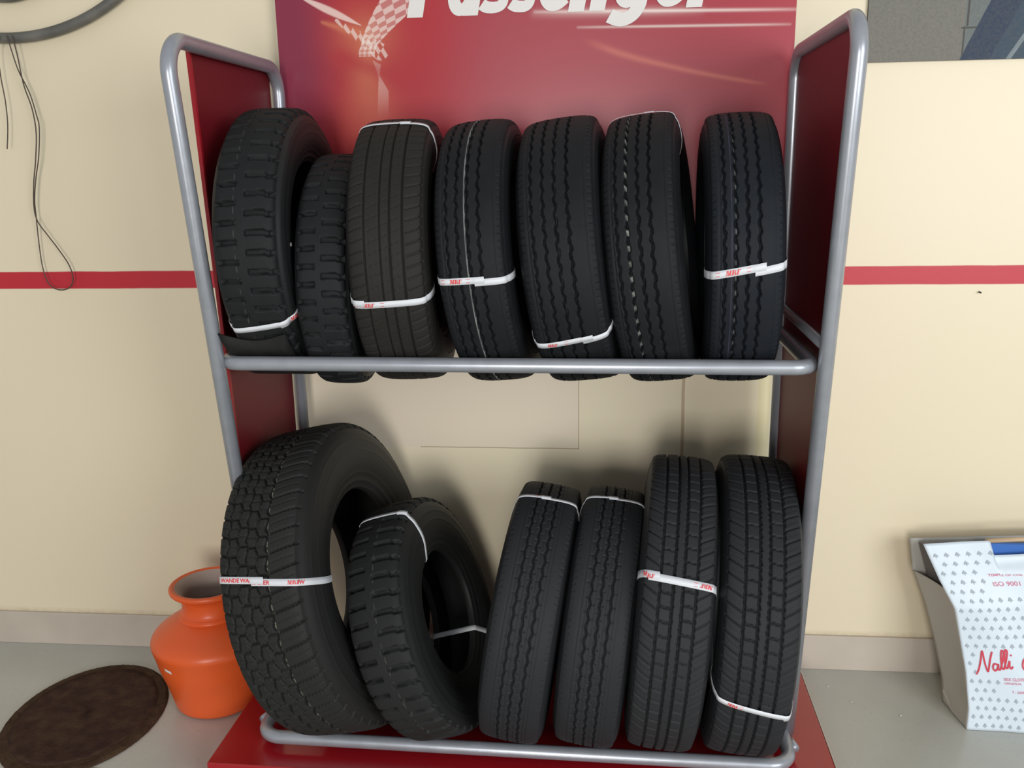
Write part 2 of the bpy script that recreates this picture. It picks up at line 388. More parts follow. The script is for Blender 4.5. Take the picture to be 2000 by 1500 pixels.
def put(st, x0, k):
    A, B, cl = st; b = len(LV); n = len(A)
    for a_, b_ in zip(A, B):
        for p in (a_, b_): LV.append((bx_(x0+p[0]+.20*p[1]), BY-.0012-k*.00015, bz_(1.738+p[1])))
    for i in range(n if cl else n-1): q = (i+1) % n; LF.append((b+2*i, b+2*i+1, b+2*q+1, b+2*q))
H = .112; T_ = .027
kk = 0
def letter(x0, strokes_):
    global kk
    for st in strokes_: put(st, x0, kk); kk += 1
def oval(cx, w, lo=0, hi=H, t=T_):
    rx, ry = (w+.006-t)/2, (hi-lo-t)/2; an = np.linspace(0, 2*np.pi, 20, endpoint=False)
    return thick_poly([(cx+rx*math.cos(a), (hi+lo)/2+ry*math.sin(a)) for a in an], t, True, 3)
def bar_(x, lo, hi, t=.037): return thick_poly([(x, lo), (x, hi)], t)
def s_shape(w): return thick_poly([(.000, .024), (.014, .017), (.034, .016), (w-.019, .022), (w-.019, .038), (.034, .054), (.017, .070), (.022, .090), (.042, .096), (w-.004, .090)], [.024, .025, .025, .024, .024, .025, .024, .024, .025, .024])
letter(-.283, [bar_(.0185, 0, .160, .038), thick_poly([(.03, .147), (.062, .145), (.078, .118), (.070, .088), (.03, .060)][:4]+[(.060, .070), (.03, .058)], .034)])
letter(-.190, [oval(.033, .066), bar_(.058, 0, H, .036)])
letter(-.109, [s_shape(.067)])
letter(-.041, [s_shape(.062)])
letter(.020, [thick_poly([(.066, .030), (.052, .018), (.034, .0165), (.019, .032), (.018, .058), (.028, .084), (.044, .094), (.057, .082), (.056, .062)], .025), thick_poly([(.02, .052), (.072, .052)], .020)])
letter(.097, [bar_(.0185, 0, H), thick_poly([(.028, .080), (.042, .092), (.060, .088), (.0665, .068), (.0665, .0)], .036)])
letter(.196, [oval(.034, .066, .004), thick_poly([(.062, H), (.062, .03), (.060, .004), (.048, -.014), (.026, -.0205), (-.001, -.0115)], [.034, .034, .033, .031, .030, .030])])
letter(.284, [thick_poly([(.066, .030), (.052, .018), (.034, .0165), (.019, .032), (.018, .058), (.028, .084), (.044, .094), (.057, .082), (.056, .062)], .025), thick_poly([(.02, .052), (.072, .052)], .020)])
letter(.365, [bar_(.0185, 0, H, .036), thick_poly([(.026, .075), (.040, .092), (.064, .094)], .032)])
me = bpy.data.meshes.new('lettering'); me.from_pydata(LV, [], LF)
child(link('lettering', me, M_LETTER), board)

# ------------------------------------------------------------------ tyres
def wrapd(p): return np.abs(p-np.round(p))
def mrf_mesh():
    # heavy slanted serif letters built from quads, cap height .73
    q = []
    def bar(x0, y0, x1, y1, w0, w1=None):
        w1 = w1 or w0; q.append([(x0, y0), (x0+w0, y0), (x1+w1, y1), (x1, y1)])
    def serif(x, y, w): q.append([(x, y), (x+w, y), (x+w, y+.07), (x, y+.07)])
    bar(.06, 0, .06, .73, .09); bar(.13, .73, .36, .0, .22, .10); bar(.62, .73, .38, 0, .10, .08); bar(.60, 0, .60, .73, .22)
    for x, w in ((-.02, .25), (.53, .36)): serif(x, 0, w)
    serif(-.02, .66, .34); serif(.56, .66, .33)
    bar(1.04, 0, 1.04, .73, .21); serif(.97, 0, .36); serif(.97, .66, .50)
    q.append([(1.25, .34), (1.45, .34), (1.45, .41), (1.25, .41)]); q.append([(1.42, .36), (1.58, .44), (1.58, .62), (1.42, .70)]); bar(1.36, .38, 1.54, 0, .20, .20)
    bar(1.86, 0, 1.86, .73, .21); serif(1.79, 0, .36); serif(1.79, .66, .58); q.append([(2.07, .34), (2.22, .34), (2.22, .41), (2.07, .41)]); q.append([(2.30, .52), (2.37, .52), (2.37, .73), (2.26, .73)])
    V, F = [], []
    for i, p in enumerate(q):
        if (p[2][0]-p[0][0])*(p[3][1]-p[1][1])-(p[2][1]-p[0][1])*(p[3][0]-p[1][0]) < 0: p = p[::-1]
        V += [(x+.22*y, y, i*.0006) for x, y in p]; F.append((4*i, 4*i+1, 4*i+2, 4*i+3))
    me = bpy.data.meshes.new('t'); me.from_pydata(V, [], F); return me
def ln(d, w, soft=.0011): return np.clip((w/2-np.abs(d))/soft+.5, 0, 1)
def zig(p, k=3.0): return np.clip(k*np.sin(2*np.pi*p)/2, -1, 1)
# every pattern: u in [-1.2,1.2] (1 = shoulder), p = pitch phase, hw = half tread width (m), pl = pitch length (m)
def pat_lug(u, p, hw, pl):
    gl = ln(wrapd(p+.06*u)*pl, .0105)*sstep(-.20, -.23, u)*(u > -1.16)
    hook = .10*sstep(.66, .80, u)
    gr = ln(wrapd(p+.45+.05*u-hook)*pl, .0115)*sstep(.04, .07, u)*(u < 1.16)
    return np.maximum(gl, gr)*.013
def pat_hwy(u, p, hw, pl):
    d = np.zeros_like(u)
    for u0_, w in ((-.56, .0035), (-.12, .003), (.16, .0038), (.52, .0035)):
        d = np.maximum(d, ln((u-u0_)*hw, w))
    q = p+.55*np.abs(u)**2*np.sign(u)
    d = np.maximum(d, .7*ln(wrapd(q)*pl, .0024)*(np.abs(u) > .60))
    d = np.maximum(d, .35*ln(wrapd(p*1.0+u*1.3)*pl, .0016)*(np.abs(u) < .50)*(np.sin(u*40) > -.3))
    return d*.006
def pat_zig(u, p, hw, pl):
    d = np.zeros_like(u)
    for i, u0_ in enumerate((-.66, -.33, .0, .34)):
        o = .0014*zig(p+.25*(i % 2), 3)
        d = np.maximum(d, ln((u-u0_)*hw-o, .0040+.0016*(zig(p*2+.1, 6) > .9)))
    for u0_, s in ((-.92, -1), (.92, 1)):
        d = np.maximum(d, .35*ln(wrapd(p*2)*pl/2, .0018)*(np.abs(u) > .9)*(np.abs(u) < 1.06))
    d = np.maximum(d, .15*ln((u-.78)*hw, .003)); d = np.maximum(d, .15*ln((u+.78)*hw, .003))
    return d*.009
def pat_rib(u, p, hw, pl):
    d = np.zeros_like(u)
    for i, u0_ in enumerate((-.36, -.02, .32)):
        o = .0013*zig(p+.5*(i % 2), 2.2)
        dd = (u-u0_)*hw-o; d = np.maximum(d, ln(dd, .0042))
        d = np.maximum(d, .7*ln(wrapd(p+.25)*pl, .0018)*(dd > -.009)*(dd < 0)); d = np.maximum(d, .7*ln(wrapd(p+.75)*pl, .0018)*(dd < .009)*(dd > 0))
    for u0_ in (-.62, -.48, -.20, .16, .58, .46): d = np.maximum(d, .22*ln((u-u0_)*hw, .0014))
    d = np.maximum(d, .3*ln(wrapd(p*2)*pl/2, .0016)*(np.abs(u) > .88)*(np.abs(u) < 1.0))
    return d*.008
def pat_block(u, p, hw, pl):
    d = np.zeros_like(u); A = np.abs(u)
    for u0_ in (-.54, -.145, .145, .54): d = np.maximum(d, ln((u-u0_)*hw-.0005*np.sin(2*np.pi*p*2), .0048))
    d = np.maximum(d, .9*ln(wrapd(p+np.where(u > 0, .0, .5)-.35*u)*pl, .0036)*(A > .145)*(A < .54))
    d = np.maximum(d, .9*ln(wrapd(p+.35+.75*(A-.54)*1.8)*pl, .0030)*.7*(A > .54)*(A < 1.14))
    d = np.maximum(d, .15*ln(wrapd(p+.85+.75*(A-.54)*1.8)*pl, .0014)*(A > .64)*(A < .98))
    d = np.maximum(d, .8*ln(wrapd(p+np.where(u > 0, .25, .75))*pl, .0036)*(A < .145)*(A > .08))
    return d*.0095
def pat_at(u, p, hw, pl):
    d = np.zeros_like(u)
    edges = [-.74, -.22, .30]
    for i, u0_ in enumerate(edges):
        o = .0022*zig(p+.5*(i % 2), 2.4); d = np.maximum(d, ln((u-u0_)*hw-o, .0055))
    for i in range(2):
        a, b = edges[i], edges[i+1]; v = (u-a)/(b-a); rw = (b-a)*hw
        f = .52*sstep(.42, .58, v); df = np.where((v > .40) & (v < .60), .52/.16, 0)*pl/rw
        dd = wrapd(p-f+.33*i)*pl/np.sqrt(1+df**2)
        d = np.maximum(d, .95*ln(dd, .0052)*(v > 0)*(v < 1))
        d = np.maximum(d, .35*ln(wrapd(p-f+.33*i+.5)*pl/np.sqrt(1+df**2), .0014)*(v > .05)*(v < .95))
    A = np.abs(u)
    sh = (u > .30)|(u < -.74)
    d = np.maximum(d, .8*ln(wrapd(p+.5*(A-.6))*pl, .0050)*sh*(A < 1.16)); d = np.maximum(d, .3*ln(wrapd(p+.5+.5*(A-.6))*pl, .0018)*sh*(A < 1.0))
    return d*.010
def catmull2(P, n=8): return smooth_path(P, n)
class Tyre:
    def __init__(s, R, w, rimf, tw):
        rim = R*rimf; h = R-rim
        half = [(0, R), (.18*w, R-.0006), (.33*w, R-.003), (tw*w, R-.0085), (tw*w+.022*w, R-.017), (.475*w, rim+.76*h), (.5*w, rim+.54*h), (.488*w, rim+.36*h), (.44*w, rim+.17*h), (.405*w, rim+.05*h), (.39*w, rim)]
        C = catmull2(half, 10); s.C = C
        L = np.concatenate([[0], np.cumsum(np.linalg.norm(np.diff(C, axis=0), axis=1))]); s.L = L
        i = 30; s.hw = L[i]; s.R = R; s.w = w; s.rim = rim; s.tw = tw
        s.st = s.hw*1.16
        T = np.gradient(C, axis=0); T /= np.linalg.norm(T, axis=1)[:, None]; s.Nn = np.stack([-T[:, 1], T[:, 0]], 1)  # outward
    def at(s, q):   # signed arc length -> (a, r), normal
        A = np.abs(q); sg = np.where(q < 0, -1, 1)
        a = np.interp(A, s.L, s.C[:, 0])*sg; r = np.interp(A, s.L, s.C[:, 1])
        na = np.interp(A, s.L, s.Nn[:, 0])*sg; nr = np.interp(A, s.L, s.Nn[:, 1])
        f = np.hypot(na, nr); return a, r, na/f, nr/f
def ring3(a, r, phi, R):   # local coords: axis X, top +Z, front -Y; origin at tyre bottom
    return np.stack([a+0*phi, -r*np.sin(phi)+0*a, r*np.cos(phi)+R+0*a], -1)
def make_tyre(name, label, group, fit, pat, N, depth_cut=1.0, rimf=.60, tw=.42, tint=(.019, .020, .022), marks=(), bands=(), dust=None):
    Xc, Yc, Zc, yaw, lean, R, w = fit
    ax = Vector((math.cos(lean)*math.cos(yaw), math.cos(lean)*math.sin(yaw), -math.sin(lean)))
    upv = Vector((0, 0, 1))-ax*ax.z; upv.normalize(); fwv = upv.cross(ax)
    rot = Matrix((ax, fwv, upv)).transposed()
    root = empty(name, Vector((Xc, Yc, Zc))-upv*R, rot)
    tag(root, label, 'tyre', group)
    t = Tyre(R, w, rimf, tw)
    # tread
    dq = .0015; nq = int(2*t.st/dq)//2*2+1; q = np.linspace(-t.st, t.st, nq)
    fine = np.arange(math.radians(-15), math.radians(205), .0021/R); coarse = np.linspace(math.radians(205), math.radians(345), 190, endpoint=False)
    phi = np.concatenate([fine, coarse])
    Q, PH = np.meshgrid(q, phi, indexing='ij')
    pl = 2*np.pi*R/N; U = Q/t.hw; Pp = PH*N/(2*np.pi)
    dep = pat(U, Pp, t.hw, pl)*depth_cut
    dep *= sstep(t.st, t.st*.975, np.abs(Q))
    a, r, na, nr = t.at(Q)
    P = ring3(a-na*dep, r-nr*dep, PH, R)
    col = np.broadcast_to(np.array(tint), P.shape).copy()
    if dust is not None:
        f, dc = dust; n = .5+.5*np.sin(PH*9+U*3)*np.sin(PH*23+1)*np.cos(U*5); col = col*(1-f*n[..., None])+np.array(dc)*(f*n[..., None])
    for (u0_, wmm, mc, dash, duty) in marks:
        mk = ln((U-u0_)*t.hw, wmm/1000, .0012)
        if dash: mk = mk*np.clip((duty/2-wrapd(Pp*dash))*12+.5, 0, 1)
        mk = mk*(.75+.25*np.sin(PH*17+u0_*9))
        col = col*(1-mk[..., None])+np.array(mc)*mk[..., None]
    grid_mesh('tread', P, closed_v=True, m=M_RUB, parent=root, smooth=False, attr=('tint', col))
    # sidewalls
    ph = np.linspace(0, 2*np.pi, 200, endpoint=False)
    for sg in (-1, 1):
        i0 = t.st; qq = np.concatenate([[i0], np.linspace(i0+.0006, t.L[-1], 60)])*sg
        a, r, na, nr = t.at(qq)
        rel = (t.L[-1]-np.abs(qq))/(t.L[-1]-i0)
        off = .0008*(np.exp(-((rel-.80)/.02)**2)+np.exp(-((rel-.62)/.015)**2)+np.exp(-((rel-.25)/.02)**2))+.0015*np.exp(-((rel-.12)/.03)**2)
        a = a+na*off; r = r+nr*off
        hw_ = .39*w; rim = t.rim
        th_ = .013
        inner = smooth_path([(hw_, rim), (hw_-.010, rim-.001), (hw_-.016, rim+.004), (.40*w-.004, rim+.2*(R-rim)), (.5*w-th_, rim+.54*(R-rim)), (.44*w-th_*.5, R-.026)], 6)
        a = np.concatenate([a, inner[1:, 0]*sg]); r = np.concatenate([r, inner[1:, 1]])
        A, PH2 = np.meshgrid(a, ph, indexing='ij'); Rr = np.meshgrid(r, ph, indexing='ij')[0]
        P = ring3(A, Rr, PH2, R)
        c = np.broadcast_to(np.array(tint)*.9, P.shape).copy()
        if sg > 0: P = P[::-1]; c = c[::-1]
        grid_mesh('sidewall', P, closed_v=True, m=M_SIDEW, parent=root, attr=('tint', c))
    il = smooth_path([(-.44*w+th_*.5, R-.0262), (-.2*w, R-.018), (0, R-.017), (.2*w, R-.018), (.44*w-th_*.5, R-.0262)], 5)
    A, PH2 = np.meshgrid(il[:, 0], ph, indexing='ij'); Rr = np.meshgrid(il[:, 1], ph, indexing='ij')[0]
    P = ring3(A, Rr, PH2, R)[::-1]; grid_mesh('inner_liner', P, closed_v=True, m=M_SIDEW, parent=root, attr=('tint', np.broadcast_to(np.array(tint)*.8, P.shape).copy()))
    for b in bands: make_band(t, root, **b)
    return root
def make_band(t, root, phi, joint=.3, slant=0, drift=.004, bw=.0135, texts=()):
    # loop around the section: outer profile, then straight across the beads
    qs = np.linspace(-t.L[-1], t.L[-1], 90); a, r, na, nr = t.at(qs)
    outer = np.stack([a+na*.0016, r+nr*.0016], 1)
    rimr = t.rim-.003
    inner = np.stack([np.linspace(outer[-1, 0], outer[0, 0], 16)[1:-1], rimr+np.zeros(14)], 1)
    loop = np.concatenate([outer, inner])
    k = int(np.argmin(np.abs(outer[:, 0]-joint*t.tw*t.w)+(np.abs(qs) > t.hw)*9))
    loop = np.roll(loop, -k, axis=0)
    ext = 5; path = np.concatenate([loop, loop[:ext+1]+0]); n = len(path)
    T = np.gradient(path, axis=0); T /= np.maximum(np.linalg.norm(T, axis=1), 1e-9)[:, None]; Nn = np.stack([-T[:, 1], T[:, 0]], 1)
    path[-ext-1:] += Nn[-ext-1:]*.0012
    ff = np.linspace(0, 1, n)
    def place(a, r, tt, phi_):
        d = np.array([0, -math.sin(phi_), math.cos(phi_)]); tn = np.array([0, -math.cos(phi_), -math.sin(phi_)])
        return np.stack([a, 0*a, 0*a], -1)+r[..., None]*d-tt[..., None]*tn+np.array([0, 0, t.R])
    tw_ = np.array([-bw/2, -bw/2, bw/2, bw/2]); no = np.array([0, .0006, .0006, 0])
    A = path[:, 0:1]+Nn[:, 0:1]*no; Rr = path[:, 1:2]+Nn[:, 1:2]*no
    TT = tw_[None]+slant*path[:, 0:1]+drift*ff[:, None]
    P = place(A, Rr, TT, phi)
    band = grid_mesh('paper_band', P, closed_v=True, m=M_BAND, parent=root, smooth=False)
    # printing: mapped along the outer profile; s = signed arc length
    for (txt, s0, h, kw) in texts:
        me = None if txt == '=' else mrf_mesh() if txt == 'MRF' else text_mesh(txt, bold=kw.get('bold', .02), shear=kw.get('shear', .15), res=2)
        if me is None:
            me = bpy.data.meshes.new('t'); L = kw.get('len', .8)
            me.from_pydata([(0, .05, 0), (L, .05, 0), (L, .15, 0), (0, .15, 0), (0, .85, 0), (L, .85, 0), (L, .95, 0), (0, .95, 0)], [], [(0, 1, 2, 3), (4, 5, 6, 7)])
        split_long(me, .35); v = me_arr(me); cap = .73 if txt != '=' else 1
        x = v[:, 0]*h/cap*kw.get('wide', 1.25); y = v[:, 1]*h/cap-h/2
        if kw.get('flip'): x = x.max()-x; y = -y
        ss = s0+x; a_, r_, na_, nr_ = t.at(ss)
        # drift as the band has it at that place
        idx = np.argmin(np.abs(path[None, :len(path)-ext-1, 0]-(a_+na_*.0016)[:, None])+np.abs(path[None, :len(path)-ext-1, 1]-(r_+nr_*.0016)[:, None]), axis=1)
        offn = .0028
        offn = offn+(v[:, 2]*.2 if txt == 'MRF' else 0)
        Pq = place(a_+na_*offn, r_+nr_*offn, y+slant*a_+drift*ff[idx], phi)
        me.vertices.foreach_set('co', Pq.reshape(-1).astype(np.float32)); me.update()
        o = link('band_print', me, M_INK); o.parent = band

G_UP, G_LO = 'tyres on the upper shelf', 'tyres on the lower shelf'
D = math.radians
BLK = (.0085, .0095, .0115); WARM = (.022, .0215, .0195)
MRF = lambda s0, h=.0085, **k: ('MRF', s0, h, dict(wide=.84, **k))
EQ = lambda s0, L=.9: ('=', s0, .0085, dict(len=L, wide=1.0))
first_tyre = make_tyre('lug_tyre', 'large block-lug tyre against the left side sheet, leftmost on the upper shelf', G_UP, (-.5305, .283, 1.2365, .050, -.012, .290, .150), pat_lug, 46,
          rimf=.60, tw=.39, tint=(.0125, .013, .0135), bands=[dict(phi=D(124), joint=.75, slant=.16, texts=[MRF(.070)])], marks=[(-.30, 1.3, (.08, .08, .075), 1.7, .5)])
make_tyre('lug_tyre', 'small block-lug tyre without a paper band, second from left on the upper shelf', G_UP, (-.3955, .283, 1.168, .070, .020, .258, .118), pat_lug, 44, tw=.40, tint=(.0115, .012, .013), depth_cut=.8)
make_tyre('highway_tyre', 'brownish dusty tyre with straight grooves and paper bands near top and bottom, upper shelf', G_UP, (-.249, .285, 1.209, .051, -.023, .288, .166), pat_hwy, 78, tw=.42,
          tint=(.018, .0165, .0145), dust=(.4, (.024, .021, .018)), bands=[dict(phi=D(105.7), joint=-.95, slant=.03, texts=[MRF(-.052), EQ(-.070), EQ(-.016)]), dict(phi=D(18.7), joint=.2, slant=.0, bw=.012)])
GR = (.16, .16, .155)
make_tyre('ribbed_tyre', 'black ribbed tyre with a thin white line down its tread, fourth on the upper shelf', G_UP, (-.052, .286, 1.206, -.053, -.083, .286, .150), pat_zig, 60, tint=BLK,
          marks=[(-.07, 1.2, (.30, .30, .29), 0, 0)], bands=[dict(phi=D(96.5), joint=.10, slant=-.02, drift=.005, texts=[MRF(-.043), EQ(-.061), EQ(-.010)])])
make_tyre('ribbed_tyre', 'black ribbed tyre whose paper band sits lowest and tilted, fifth on upper shelf', G_UP, (.1275, .285, 1.208, -.075, -.113, .286, .167), pat_zig, 60, tint=BLK,
          marks=[(.02, 1.0, (.06, .06, .06), .5, .4)], bands=[dict(phi=D(124.5), joint=.30, slant=.13, drift=.006, texts=[MRF(-.050, .0075), EQ(-.014)])])
make_tyre('ribbed_tyre', 'ribbed tyre with white dotted groove and a band over its top only, upper shelf', G_UP, (.2985, .283, 1.210, -.130, -.110, .287, .153), pat_zig, 60, tint=BLK,
          marks=[(-.33, 2.4, (.50, .50, .46), 1, .34)], bands=[dict(phi=D(6), joint=.1, slant=-.10, bw=.012)])
make_tyre('ribbed_tyre', 'upright black ribbed tyre beside the right post, rightmost on the upper shelf', G_UP, (.470, .283, 1.210, -.045, -.028, .285, .150), pat_zig, 60, tint=(.0085, .0105, .0145),
          marks=[(-.33, 2.0, (.34, .34, .32), 1, .30), (-.45, .9, (.05, .05, .09), 0, 0)], bands=[dict(phi=D(94), joint=.22, slant=.15, drift=.008, bw=.015, texts=[MRF(-.040, .0095), EQ(-.058), EQ(-.002)])])
WT = lambda s, s0, **k: (s, s0, .0085, dict(bold=.03, wide=1.05, shear=.1, **k))
make_tyre('all_terrain_tyre', 'largest tyre, interlocking blocks and yellowish dashed line, leftmost on the lower shelf', G_LO, (-.448, .232, .4370, -.095, -.238, .3634, .216), pat_at, 56, rimf=.545, tw=.40,
          tint=(.0195, .0195, .018), marks=[(.34, 1.5, (.34, .32, .24), 2.2, .62)], bands=[dict(phi=D(67.2), joint=-.10, slant=-.15, drift=.004, bw=.0145, texts=[MRF(-.110, .008), WT('WANDE', -.082), WT('WANDERER', -.034), WT('W', .094), MRF(.072, .008)])])
make_tyre('lug_tyre', 'block-lug tyre leaning beside the largest tyre, white bands at its top and inside', G_LO, (-.2270, .2150, .3465, -.1000, -.3210, .2808, .148), pat_lug, 44, tw=.41, rimf=.52,
          tint=(.0175, .018, .0175), marks=[(.12, 1.2, (.10, .09, .08), 1.4, .5)], bands=[dict(phi=D(9), joint=.7, slant=-.05, bw=.012), dict(phi=D(225), joint=.3, slant=0, bw=.013)])
make_tyre('narrow_ribbed_tyre', 'narrow ribbed tyre leaning right, left one of the lower pair with bands over their tops', G_LO, (.025, .228, .368, -.040, .148, .300, .152), pat_rib, 62, tint=(.0215, .0225, .025),
          rimf=.58, bands=[dict(phi=D(8), joint=-.2, slant=.04, bw=.0105, texts=[EQ(-.03)])])
make_tyre('narrow_ribbed_tyre', 'narrow ribbed tyre, right one of the lower pair with bands over their tops', G_LO, (.188, .227, .365, -.060, .107, .297, .149), pat_rib, 62, tint=(.0215, .0225, .025),
          bands=[dict(phi=D(5), joint=-.2, slant=.04, bw=.010)])
make_tyre('block_rib_tyre', 'square-block tread tyre with a paper band across its middle, lower shelf', G_LO, (.347, .240, .403, -.055, .073, .334, .158), pat_block, 72, tint=(.0245, .025, .027),
          bands=[dict(phi=D(57.7), joint=-.9, slant=-.08, bw=.0155, texts=[MRF(-.072), EQ(-.052), EQ(.030), MRF(.042, flip=True)])])
make_tyre('block_rib_tyre', 'square-block tyre against the right post, tilted band near its bottom, lower shelf', G_LO, (.5165, .241, .404, -.050, .057, .336, .164), pat_block, 72, tint=(.0215, .0225, .025),
          bands=[dict(phi=D(103.7), joint=.9, slant=-.20, bw=.0120, texts=[MRF(-.052, .0075), EQ(-.028)])])

# tiny white tag on the first tyre's sidewall
def side_tag(root, R, phi, rr, a):
    d = Vector((0, -math.sin(phi), math.cos(phi))); t_ = Vector((0, -math.cos(phi), -math.sin(phi))); c = Vector((a, 0, R))+d*rr
    V = [c+d*(i*.0035)+t_*(j*.0035)+Vector((k*.001, 0, 0)) for k in (0, 1) for i, j in ((-1, -1), (1, -1), (1, 1), (-1, 1))]
    mesh('white_tag', V, [(3, 2, 1, 0), (4, 5, 6, 7), (0, 1, 5, 4), (1, 2, 6, 5), (2, 3, 7, 6), (3, 0, 4, 7)], M_STK, root)
side_tag(first_tyre, .290, D(88), .222, .0745)
# black rubber flap draped over the bars under the first tyre
def rubber_flap():
    ph = np.radians(np.linspace(128.5, 236, 66)); cs = []
    wdt = np.linspace(-.078, .068, 26)
    for top_ in (0, 1):
        PH, A = np.meshgrid(ph, wdt, indexing='ij')
        e = 1-np.clip((np.abs(A+.005)-.061)/.012, 0, 1)**2
        t0 = (1-np.clip((ph[0]+.10-PH)/.10, 0, 1)**2)
        th_ = .0125*np.maximum(e*t0, .15)
        r = .2925+(.0135-th_)/2*0+ (0 if top_ else 1)*th_+.003*np.sin(A*60+PH*4)*(PH < 2.3)*0
        X = -.532+A
        PHe = PH+.05*np.cos((A+.005)*28)*np.clip((2.40-PH)/.16, 0, 1)-.02
        cs.append(np.stack([X, .283-r*np.sin(PHe), 1.2365+r*np.cos(PHe)], -1))
    P = np.concatenate([cs[0], cs[1][:, ::-1]], 1)
    o = grid_mesh('rubber_flap', P, closed_v=True, m=M_FLAP)
    tag(o, 'black rubber flap tucked between the leftmost upper tyre and the shelf bar', 'rubber flap')
M_FLAP = mat('flap_rubber', (.009, .009, .009), .65, spec=.3, noise=(22, .5, (.022, .02, .016)), bump=(60, .3))
rubber_flap()

# ------------------------------------------------------------------ orange pot
pot = empty('water_pot', (-.845, .355, .0006)); tag(pot, 'orange plastic water pot with flared neck on the floor, left of the rack', 'pot')
body = [(.0, .004), (.086, .004), (.098, .000), (.113, .008), (.119, .030), (.130, .075), (.144, .120), (.153, .160), (.1585, .180), (.160, .190), (.158, .200), (.151, .210), (.135, .223), (.112, .238), (.092, .250), (.083, .2545), (.081, .259), (.083, .262), (.078, .2665)]
pb = lathe('pot_body', smooth_path(body[1:], 6).tolist(), M_POT, pot, 96)
neck = smooth_path([(.078, .2665), (.0735, .275), (.0725, .290), (.076, .306), (.086, .318), (.098, .325), (.1015, .331), (.1005, .337), (.095, .3395), (.087, .337)], 6)
lathe('neck', neck.tolist(), M_POT, pot, 96)
lathe('pot_inside', smooth_path([(.087, .337), (.076, .326), (.067, .310), (.065, .285), (.066, .262), (.088, .236), (.140, .190), (.118, .06), (.085, .012), (.004, .010)], 6).tolist(), M_POTIN, pot, 72)
# small sticker on the body
phi0 = math.radians(246); V = []
for i in range(5):
    for j in range(3):
        an = phi0+(i/4-.5)*.15; zz = .158+(j/2-.5)*.009-(i/4-.5)*.004
        rr = np.interp(zz, [.120, .160, .180], [.144, .153, .1585])+.0012; V.append((rr*math.cos(an), rr*math.sin(an), zz))
st = mesh('sticker', V, [(i*3+j, (i+1)*3+j, (i+1)*3+j+1, i*3+j+1) for i in range(4) for j in range(2)], M_STK, pot)

# ------------------------------------------------------------------ coir mat
ma = empty('doormat', (-1.1627, .2367, 0)); ma.rotation_euler.z = -1.40627
tag(ma, 'dark brown oval coir doormat lying on the grey floor', 'doormat')
def mat_ring(name, r0_, r1_, z, m):
    th = np.linspace(0, 2*np.pi, 180, endpoint=False); rr = np.linspace(r0_, r1_, 14)
    RR, TH = np.meshgrid(rr, th, indexing='ij')
    edge = 1+.0015*np.sin(TH*37)*(RR > .95)+.002*np.sin(TH*71+1)*(RR > .95)
    Zz = z+.0004*np.sin(RR*160)+.0008*np.random.rand(*RR.shape)-.005*np.clip((RR-.97)/.03, 0, 1)
    P = np.stack([RR*.2453*np.cos(TH)*edge, RR*.1982*np.sin(TH)*edge, Zz], -1)
    P = np.concatenate([P, P[-1:]*np.array([1, 1, 0])+np.array([0, 0, .0005])])
    return grid_mesh(name, P, closed_v=True, m=m, parent=ma)
mat_ring('pile', .0, .87, .0095, M_MAT); mat_ring('woven_rim', .86, 1.0, .0085, M_MATR)

# ------------------------------------------------------------------ hoop and wires on the wall
def wp(x, z, off=0.0):   # point in front of the wall plane at world x
    return (x*1.0+off*math.sin(WA), YW+.008+math.tan(WA)*x-off, z)
hoop = empty('wall_hoop', wp(-1.335, 2.27, .02)); hoop.rotation_euler.z = WA
tag(hoop, 'dark grey round hoop hung high on the cream wall, cut by the top left edge', 'hoop')
th = np.linspace(0, 2*np.pi, 140, endpoint=False)
tube('outer_ring', np.stack([.535*np.cos(th), 0*th, .535*np.sin(th)], 1), .0135, M_HOOP, hoop, closed=True)
tube('inner_ring', np.stack([.435*np.cos(th)*.62, 0*th-.002, .435*np.sin(th)], 1), .016, M_HOOP, hoop, closed=True)
for a_ in (90, 210, 330):
    d = np.array([math.cos(D(a_)), 0, math.sin(D(a_))]); tube('spoke', [d*.30, d*.53], .010, M_HOOP, hoop)
def wire(name, pts, label, r=.0016):
    P = smooth_path([wp(x, z, o) for x, z, o in pts], 10); o = tube(name, P, r, M_WIRE, seg=8)
    tag(o, label, 'wire'); return o
wire('hanging_wire', [(-1.336, 1.738, .038), (-1.325, 1.66, .03), (-1.302, 1.60, .03), (-1.291, 1.545, .03), (-1.285, 1.51, .035), (-1.297, 1.44, .035), (-1.316, 1.385, .03), (-1.328, 1.33, .03), (-1.334, 1.285, .025), (-1.340, 1.2, .02), (-1.338, 1.14, .02), (-1.327, 1.10, .018), (-1.30, 1.085, .018), (-1.270, 1.092, .018), (-1.256, 1.118, .02), (-1.262, 1.155, .022), (-1.288, 1.20, .022), (-1.31, 1.235, .024), (-1.330, 1.272, .028), (-1.333, 1.31, .03), (-1.322, 1.37, .034), (-1.304, 1.43, .04), (-1.292, 1.50, .04), (-1.297, 1.56, .036), (-1.312, 1.62, .034), (-1.318, 1.69, .034), (-1.322, 1.738, .038)],
     'thin brown wire loop dangling from the hoop down to the red stripe')
wire('hanging_wire', [(-1.356, 1.738, .038), (-1.372, 1.70, .03), (-1.374, 1.64, .03), (-1.371, 1.58, .03), (-1.374, 1.52, .03), (-1.385, 1.46, .03)],
     'short thin wire hanging from the hoop at the left picture edge', .0015)

